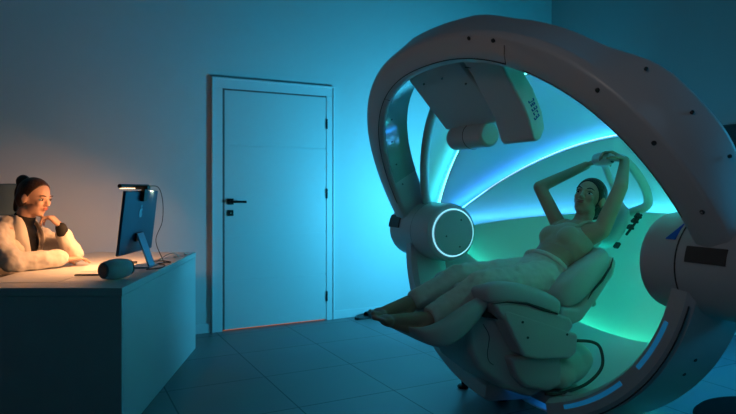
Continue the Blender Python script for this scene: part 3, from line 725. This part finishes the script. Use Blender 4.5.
for v, z, a in ((.655, .985, 35), (.690, 1.020, 35), (.715, 1.045, 40)):
    box(b, -.015, .015, -.012, .012, -.007, .007, mtx=Matrix.Translation((v-.03, -.08, z-.0)) @ Matrix.Rotation(R(-a), 4, 'Y'))
    lathe([(.0, -.016), (.008, -.016), (.008, .016), (0, .016)], b, 14, Matrix.Translation((v-.018, -.08, z-.010)), 'y')
tube([(.60, -.08, .94), (.72, -.08, 1.05)], .007, b)
box(b, -.025, .025, -.02, .02, -.012, .012, mtx=Matrix.Translation((.53, -.08, .885)) @ Matrix.Rotation(R(-45), 4, 'Y') @ Matrix.Scale(.7, 4))
obj('headrest_joint', b, M['blackp'], ch, bevel=.002)
# handle loop above the head
hl = catmull([(.70, -.02, 1.06), (.735, -.10, 1.10), (.705, -.125, 1.18), (.630, -.125, 1.28), (.545, -.11, 1.355), (.475, -.07, 1.375)], 8)
hn = obj('grab_handle', tube(hl, .024, n=20), M['white'], ch, smooth=True); 
obj('grab_handle', tube(catmull([(.70, .0, 1.06), (.715, .075, 1.12), (.675, .09, 1.22), (.60, .07, 1.32), (.50, .0, 1.362)], 8), .018, n=18), M['white'], ch, smooth=True)
gp = obj('handle_grip', lathe([(0, -.060), (.026, -.060), (.034, -.050), (.038, -.02), (.038, .02), (.034, .050), (.026, .060), (0, .060)], n=32, axis='y', mtx=Matrix.Translation((.495, -.015, 1.360))), M['white'], ch, smooth=True)
obj('grip_socket', lathe([(0, -.062), (.014, -.063), (.014, -.057), (0, -.056)], n=20, axis='y', mtx=Matrix.Translation((.500, -.015, 1.352))), M['seam'], gp)
# pale folded vinyl cover bulging in its frame below the seat, at the head side
bg = bmesh.new(); ellip(bg, (.14, -.04, .285), (.16, .17, .115)); ellip(bg, (.20, -.10, .31), (.09, .10, .085)); ellip(bg, (.06, -.12, .25), (.10, .10, .07)); ellip(bg, (.12, -.15, .32), (.07, .06, .06))
bago = organic('air_bellows', bg, M['bag'], ch, .010, 6)
obj('bellows_frame', tube(catmull([(.09, -.19, .435), (.225, -.20, .415), (.285, -.20, .37), (.29, -.20, .275), (.19, -.19, .20), (.013, -.19, .178), (-.07, -.19, .19)], 8), .008, n=12), M['brown'], ch, smooth=True)

# ------------------------------------------------------------ patient on the chair
pt = thing('person', 'woman in beige crop top and cream trousers reclining barefoot, arms raised overhead', 'person', (MX, MY, 0), AZ)
def V(v, k, z): return Vector((v, -k, z))
bm = bmesh.new()
# torso: pelvis .. neck
def ell2(bm, c, r, ang): ellip(bm, c, r, Euler((0, -ang, 0)))
TA = math.atan2(.25, .30)
ell2(bm, V(.02, 0, .735), (.12, .160, .092), TA*.5)
ell2(bm, V(.10, 0, .785), (.12, .130, .082), TA)
ell2(bm, V(.17, 0, .845), (.12, .125, .085), TA)
ell2(bm, V(.24, 0, .895), (.13, .145, .098), TA)
ell2(bm, V(.31, 0, .945), (.085, .150, .080), TA)
for s in (-1, 1):
    ell2(bm, V(.195, s*.065, .935), (.060, .058, .050), TA)
    capsule(bm, V(.30, s*.10, .95), V(.335, s*.150, .978), .062, .050)
capsule(bm, V(.33, 0, .975), V(.385, .0, 1.065), .050, .047)
HC = V(.405, 0, 1.135)
# head frame: face looks towards the feet, tipped up and a little towards the near side
fw = Vector((-math.cos(R(22)), 0, math.sin(R(22)))); fw = (Matrix.Rotation(R(24), 3, 'Z') @ fw).normalized()
upv = (Vector((.42, 0, .90)) - fw*fw.dot(Vector((.42, 0, .90)))).normalized(); lf = upv.cross(fw)
HM = Matrix.Translation(HC) @ Matrix((fw, lf, upv)).transposed().to_4x4()
head(HM, bm)
# arms
capsule(bm, V(.335, -.150, .978), V(.262, -.235, 1.205), .044, .036); capsule(bm, V(.262, -.235, 1.205), V(.50, -.115, 1.330), .036, .0245)
capsule(bm, V(.335, .155, .975), V(.425, .200, 1.205), .045, .037); capsule(bm, V(.425, .200, 1.205), V(.545, .120, 1.350), .037, .025)
hand(bm, V(.505, -.112, 1.332), V(.52, -.05, 1.37)-V(.505, -.112, 1.332)+Vector((.03, 0, .0)), Vector((.1, -.2, -1)), -1, (.55, .9, .6), .95)
hand(bm, V(.548, .118, 1.352), V(.49, .06, 1.40)-V(.548, .118, 1.352), Vector((-.5, .3, -.8)), 1, (.55, .9, .6), .95)
# legs (skin) and feet
for s, kn, an, fo_, tk in ((1, V(-.385, .085, .735), V(-.672, .075, .588), V(-.915, .050, .600), .07), (-1, V(-.405, -.085, .745), V(-.672, -.070, .640), V(-.905, -.045, .612), -.07)):
    hp_ = V(.0, s*.085, .735)
    capsule(bm, hp_, kn, .080, .052); capsule(bm, kn, an, .052, .033)
    md_ = kn.lerp(an, .35)+Vector((0, 0, -.012)); capsule(bm, kn, md_, .050, .047)
    heel = an+Vector((-.045, 0, -.048)); capsule(bm, an, heel, .036, .032)
    ball = fo_+Vector((.045, 0, -.004)); capsule(bm, an+Vector((-.02, 0, .004)), ball, .034, .027); capsule(bm, heel, ball+Vector((0, 0, -.004)), .028, .022)
    capsule(bm, ball+Vector((0, .018, 0)), ball+Vector((0, -.018, 0)), .027, .026)
    for i in range(5):
        off = (-.034+.017*i)*s; L = (.040, .046, .044, .038, .032)[i if s > 0 else i]
        if s > 0: off = (.030-.0155*i)
        else: off = (-.030+.0155*i)
        r_ = (.0145, .0112, .0108, .010, .0095)[i]
        L = (.040, .037, .034, .030, .025)[i]
        b0 = ball+Vector((-.010, off, .002)); capsule(bm, b0, b0+Vector((-L, off*.15, .010)), r_, r_*.9, 10)
body = organic('body', bm, M['skin'], pt, .0052, 5)
face_parts(HM, body, 'brow')
# hair, slicked back into a low knot
bm = bmesh.new()
ellip(bm, (-.012, 0, .037), (.1035, .0805, .0925), None, HM); ellip(bm, (-.058, 0, -.005), (.062, .070, .075), None, HM)
ellip(bm, (-.095, 0, -.045), (.040, .044, .040), None, HM)
hr = organic('hair', bm, M['hair'], body, .0045, 2, cut=[(HM @ Vector((.046, 0, .040)), HM.to_3x3() @ Vector((.88, 0, -.47)))])
# crop top
bm = bmesh.new()
ell2(bm, V(.20, 0, .868), (.085, .139, .096), TA); ell2(bm, V(.245, 0, .898), (.125, .156, .108), TA); ell2(bm, V(.30, 0, .937), (.075, .145, .084), TA)
for s in (-1, 1): ell2(bm, V(.193, s*.065, .938), (.067, .066, .056), TA)
cn = Vector((-math.cos(TA), 0, -math.sin(TA)))
organic('crop_top', bm, M['top'], pt, .007, 6, cut=[(V(.135, 0, .855), cn)])
for s in (-1, 1):
    obj('shoulder_strap', tube(catmull([V(.235, s*.075, .985), V(.285, s*.082, 1.012), V(.335, s*.085, 1.015), V(.365, s*.08, .985)], 5), .011, n=10), M['top'], pt, smooth=True)
# trousers
bm = bmesh.new()
ell2(bm, V(.015, 0, .735), (.130, .172, .104), TA*.5); ell2(bm, V(.075, 0, .770), (.105, .148, .098), TA)
for s, kn, an in ((1, V(-.385, .085, .740), V(-.640, .074, .605)), (-1, V(-.405, -.085, .750), V(-.640, -.070, .658))):
    hp_ = V(.0, s*.085, .735); mid = hp_.lerp(kn, .5)
    chain(bm, [hp_, mid, kn], [.095, .078, .062]); m2 = kn.lerp(an, .45)
    chain(bm, [kn, m2+Vector((0, 0, -.008)), an], [.062, .057, .054])
    for t, d_, r_ in ((.30, .060, .030), (.55, .05, .026), (.80, .045, .026)):
        p = hp_.lerp(kn, t)+Vector((0, 0, d_)); capsule(bm, p+Vector((0, .03, -.004)), p+Vector((-.07, -.03, .002)), r_, r_*.7, 10)
c1 = Vector((-.90, 0, -.44))
tr = organic('trousers', bm, M['pants'], pt, .0075, 5, cut=[(V(.118, 0, .81), Vector((math.cos(TA), 0, math.sin(TA))*1) if False else Vector((.77, 0, .64))), (V(-.665, 0, .62), Vector((-.92, 0, -.38)))])
obj('waistband', tube([V(.118, 0, .81)+Vector((math.sin(t)*0, 0, 0))+Vector((-.64*math.cos(t)*.088, math.sin(t)*.138, .77*math.cos(t)*.088))+Vector((-.02, 0, -.012)) for t in [2*PI*i/40 for i in range(40)]], .013, n=10, closed=True), M['pants'], tr, smooth=True)

def wrinkle(o, size, strength):
    tx = bpy.data.textures.new('cloth_folds', 'CLOUDS'); tx.noise_scale = size; tx.noise_depth = 2
    md = o.modifiers.new('folds', 'DISPLACE'); md.texture = tx; md.strength = strength; md.mid_level = .5; md.texture_coords = 'LOCAL'
wrinkle(tr, .04, .011)
# ------------------------------------------------------------ receptionist
rc = thing('person', 'woman in white blazer over black top, hair tied back, chin on hand at desk', 'person', (-2.12, 3.66, 0), 0)
Q = lambda x, y, z: Vector((x, y, z))
bm = bmesh.new()
ellip(bm, Q(-.09, 0, .52), (.14, .18, .12)); ellip(bm, Q(-.07, 0, .68), (.105, .145, .15)); ellip(bm, Q(-.04, 0, .84), (.11, .165, .14)); ellip(bm, Q(-.02, 0, .93), (.085, .165, .075))
capsule(bm, Q(.0, 0, .96), Q(.045, 0, 1.06), .056, .052)
fw = (Matrix.Rotation(R(-14), 3, 'Z') @ Vector((math.cos(R(12)), 0, -math.sin(R(12))))).normalized()
upv = Vector((.14, 0, 1)); upv = (upv-fw*fw.dot(upv)).normalized(); lf = upv.cross(fw)
HC2 = Q(.085, 0, 1.135); HM2 = Matrix.Translation(HC2) @ Matrix((fw, lf, upv)).transposed().to_4x4()
head(HM2, bm)
for s in (-1, 1): capsule(bm, Q(-.03, s*.13, .93), Q(-.02, s*.175, .915), .06, .052)
# far arm: elbow on the desk, hand to the chin
eF = Q(.285, .09, .775); wF = Q(.240, .02, .962)
capsule(bm, Q(-.02, .175, .915), eF, .046, .038); capsule(bm, eF, wF, .038, .026)
hand(bm, wF, Vector((-.62, -.05, .60)), Vector((-.55, -.1, -.75)), -1, (.95, .95, .5), 1.05, .3, .28)
# near arm lying on the desk
eN = Q(.09, -.245, .768); wN = Q(.285, -.03, .768)
capsule(bm, Q(-.02, -.175, .915), eN, .046, .038); capsule(bm, eN, wN, .038, .027)
hand(bm, wN, Vector((.6, .75, .02)), Vector((0, 0, -1)), 1, (.25, .35, .25), .95)
for s in (-1, 1):
    capsule(bm, Q(-.06, s*.09, .50), Q(.36, s*.10, .49), .085, .058); capsule(bm, Q(.36, s*.10, .49), Q(.33, s*.10, .09), .055, .036)
    capsule(bm, Q(.33, s*.10, .06), Q(.47, s*.11, .035), .036, .030)
b2 = organic('body', bm, M['skin2'], rc, .0056, 5)
face_parts(HM2, b2, 'brow')
bm = bmesh.new()
ellip(bm, (-.012, 0, .037), (.1035, .0805, .0925), None, HM2); ellip(bm, (-.055, 0, -.005), (.060, .070, .075), None, HM2)
ellip(bm, (-.105, 0, .085), (.042, .038, .042), None, HM2); ellip(bm, (-.118, 0, .02), (.026, .028, .06), None, HM2); ellip(bm, (-.118, 0, -.05), (.018, .022, .06), None, HM2)
hcut = lambda m_: [(m_ @ Vector((.036, 0, .052)), m_.to_3x3() @ Vector((.88, 0, -.47)))]
organic('hair', bm, M['hair2'], b2, .0045, 2, cut=hcut(HM2))
# black top and trousers
bm = bmesh.new()
ellip(bm, Q(-.07, 0, .66), (.115, .155, .16)); ellip(bm, Q(-.030, 0, .84), (.108, .155, .14)); ellip(bm, Q(-.008, 0, .935), (.088, .125, .075)); capsule(bm, Q(.0, 0, .96), Q(.030, 0, 1.030), .064, .061)
organic('black_top', bm, M['blkcloth'], rc, .008, 5, cut=[(Q(.03, 0, 1.035), Vector((.3, 0, .95)))])
bm = bmesh.new(); ellip(bm, Q(-.09, 0, .50), (.15, .19, .12))
for s in (-1, 1):
    capsule(bm, Q(-.06, s*.09, .50), Q(.36, s*.10, .49), .094, .068); capsule(bm, Q(.36, s*.10, .49), Q(.33, s*.10, .14), .065, .052)
organic('trousers', bm, M['blkcloth'], rc, .009, 5)
for s in (-1, 1):
    b = bmesh.new(); capsule(b, Q(.33, s*.10, .055), Q(.48, s*.11, .042), .045, .037); organic('shoe', b, M['blackp'], rc, .008, 3, cut=[(Q(0, 0, .008), Vector((0, 0, -1)))])
b = bmesh.new(); capsule(b, wF-Vector((-.004, -.012, .045)), wF+Vector((-.002, -.002, -.005)), .036, .033); organic('cuff', b, M['blkcloth'], rc, .006, 2)
# blazer: open front showing the black top
bm = bmesh.new()
ellip(bm, Q(-.085, 0, .60), (.150, .195, .17)); ellip(bm, Q(-.075, 0, .72), (.130, .175, .18)); ellip(bm, Q(-.048, 0, .85), (.140, .190, .145)); ellip(bm, Q(-.034, 0, .93), (.104, .178, .085))
capsule(bm, Q(-.035, -.06, .975), Q(-.035, .06, .975), .062, .062)
for s in (-1, 1): capsule(bm, Q(-.04, s*.14, .935), Q(-.025, s*.185, .915), .068, .064)
chain(bm, [Q(-.025, -.185, .915), Q(.005, -.22, .835), eN+Vector((0, 0, .018))], [.080, .078, .068]); chain(bm, [eN+Vector((0, 0, .012)), wN+Vector((-.02, -.015, .006))], [.064, .050])
chain(bm, [Q(-.025, .185, .915), eF+Vector((-.015, 0, .012))], [.066, .058]); chain(bm, [eF+Vector((0, 0, .008)), wF-Vector((0, -.02, .055))], [.054, .046])
me_ = organic('blazer', bm, M['blazer'], rc, .008, 5)
# cut the front opening: remove faces in a V on the chest
b = bmesh.new(); b.from_mesh(me_.data)
dead = []
for f in b.faces:
    c = f.calc_center_median()
    if c.x > .028 and abs(c.y) < .075*max(0, min(1, (c.z-.62)/.30)) and .62 < c.z < .985 and c.x < .16: dead.append(f)
    elif c.z > .985 and (c.x+.02)**2+c.y**2 < .066**2: dead.append(f)
bmesh.ops.delete(b, geom=dead, context='FACES'); b.to_mesh(me_.data); b.free()
wrinkle(me_, .06, .024)
md = me_.modifiers.new('solid', 'SOLIDIFY'); md.thickness = .006; md.offset = -1
for s in (-1, 1):
    lp = [(.005, s*.052, 1.035), (.052, s*.075, .985), (.083, s*.088, .90), (.080, s*.050, .78), (.070, s*.020, .68)]
    P_ = catmull([Q(*p) for p in lp], 6); b = bmesh.new(); A_ = []; B_ = []
    wd = [.012, .038, .046, .030, .004]
    for i, p in enumerate(P_):
        t = i/(len(P_)-1)*4; j = min(3, int(t)); w_ = lerp(wd[j], wd[j+1], t-j)
        A_.append(b.verts.new(p+Vector((.016, -s*.004, 0)))); B_.append(b.verts.new(p+Vector((-.9*w_, s*w_*.75, .0))))
    for i in range(len(P_)-1): b.faces.new((A_[i], A_[i+1], B_[i+1], B_[i]))
    obj('lapel', b, M['blazer'], me_, smooth=True, solid=.007)

# office chair behind the receptionist
oc = thing('office_chair', 'grey-blue swivel chair with a tall headrest behind the woman in the blazer', 'chair', (-2.275, 3.81, 0), R(-60))
obj('seat', loft([[Vector((x, y*w_, z)) for y, z in ((-.24, .40), (-.25, .43), (-.22, .455), (0, .45), (.22, .455), (.25, .43), (.24, .40), (0, .385))] for x, w_ in ((-.10, .85), (-.06, 1), (.20, 1), (.38, .98), (.43, .8))]), M['chair'], oc, smooth=True, sub=2)
obj('backrest', loft([[Vector((x+dx, y*w_, z)) for y, dx in ((-.22, .05), (-.23, .02), (-.18, -.01), (0, -.03), (.18, -.01), (.23, .02), (.22, .05), (0, .02))] for x, z, w_ in ((-.07, .50, .8), (-.09, .56, 1), (-.12, .75, 1), (-.15, .93, .9), (-.16, .98, .7))]), M['chair'], oc, smooth=True, sub=2)
obj('headrest', loft([[Vector((x+dx, y*w_, z)) for y, dx in ((-.13, .055), (-.15, .02), (-.12, -.02), (0, -.03), (.12, -.02), (.15, .02), (.13, .055), (0, .045))] for x, z, w_ in ((-.12, 1.02, .55), (-.12, 1.04, .85), (-.125, 1.10, 1), (-.13, 1.17, .98), (-.133, 1.215, .82), (-.135, 1.23, .5))]), M['chair'], oc, smooth=True, sub=2)
obj('headrest_post', tube([(-.16, 0, .95), (-.14, 0, 1.12)], .016), M['blackp'], oc)
obj('gas_column', tube([(.15, 0, .08), (.15, 0, .41)], .028), M['blackp'], oc)
obj('back_bar', tube(catmull([(.12, 0, .40), (-.10, 0, .42), (-.15, 0, .60), (-.16, 0, .75)], 6), .018), M['blackp'], oc)
for i in range(5):
    a = 2*PI*i/5+.3; ex, ey = .15+math.cos(a)*.27, math.sin(a)*.27
    lg = obj('base_leg', tube([(.15, 0, .10), (.15+math.cos(a)*.15, math.sin(a)*.15, .085), (ex, ey, .07)], [.026, .020, .014]), M['blackp'], oc)
    obj('caster', lathe([(0, -.022), (.022, -.022), (.028, -.014), (.028, .014), (.022, .022), (0, .022)], axis='y', n=20, mtx=Matrix.Translation((ex, ey, .0285)) @ Matrix.Rotation(a, 4, 'Z')), M['caster'], lg)
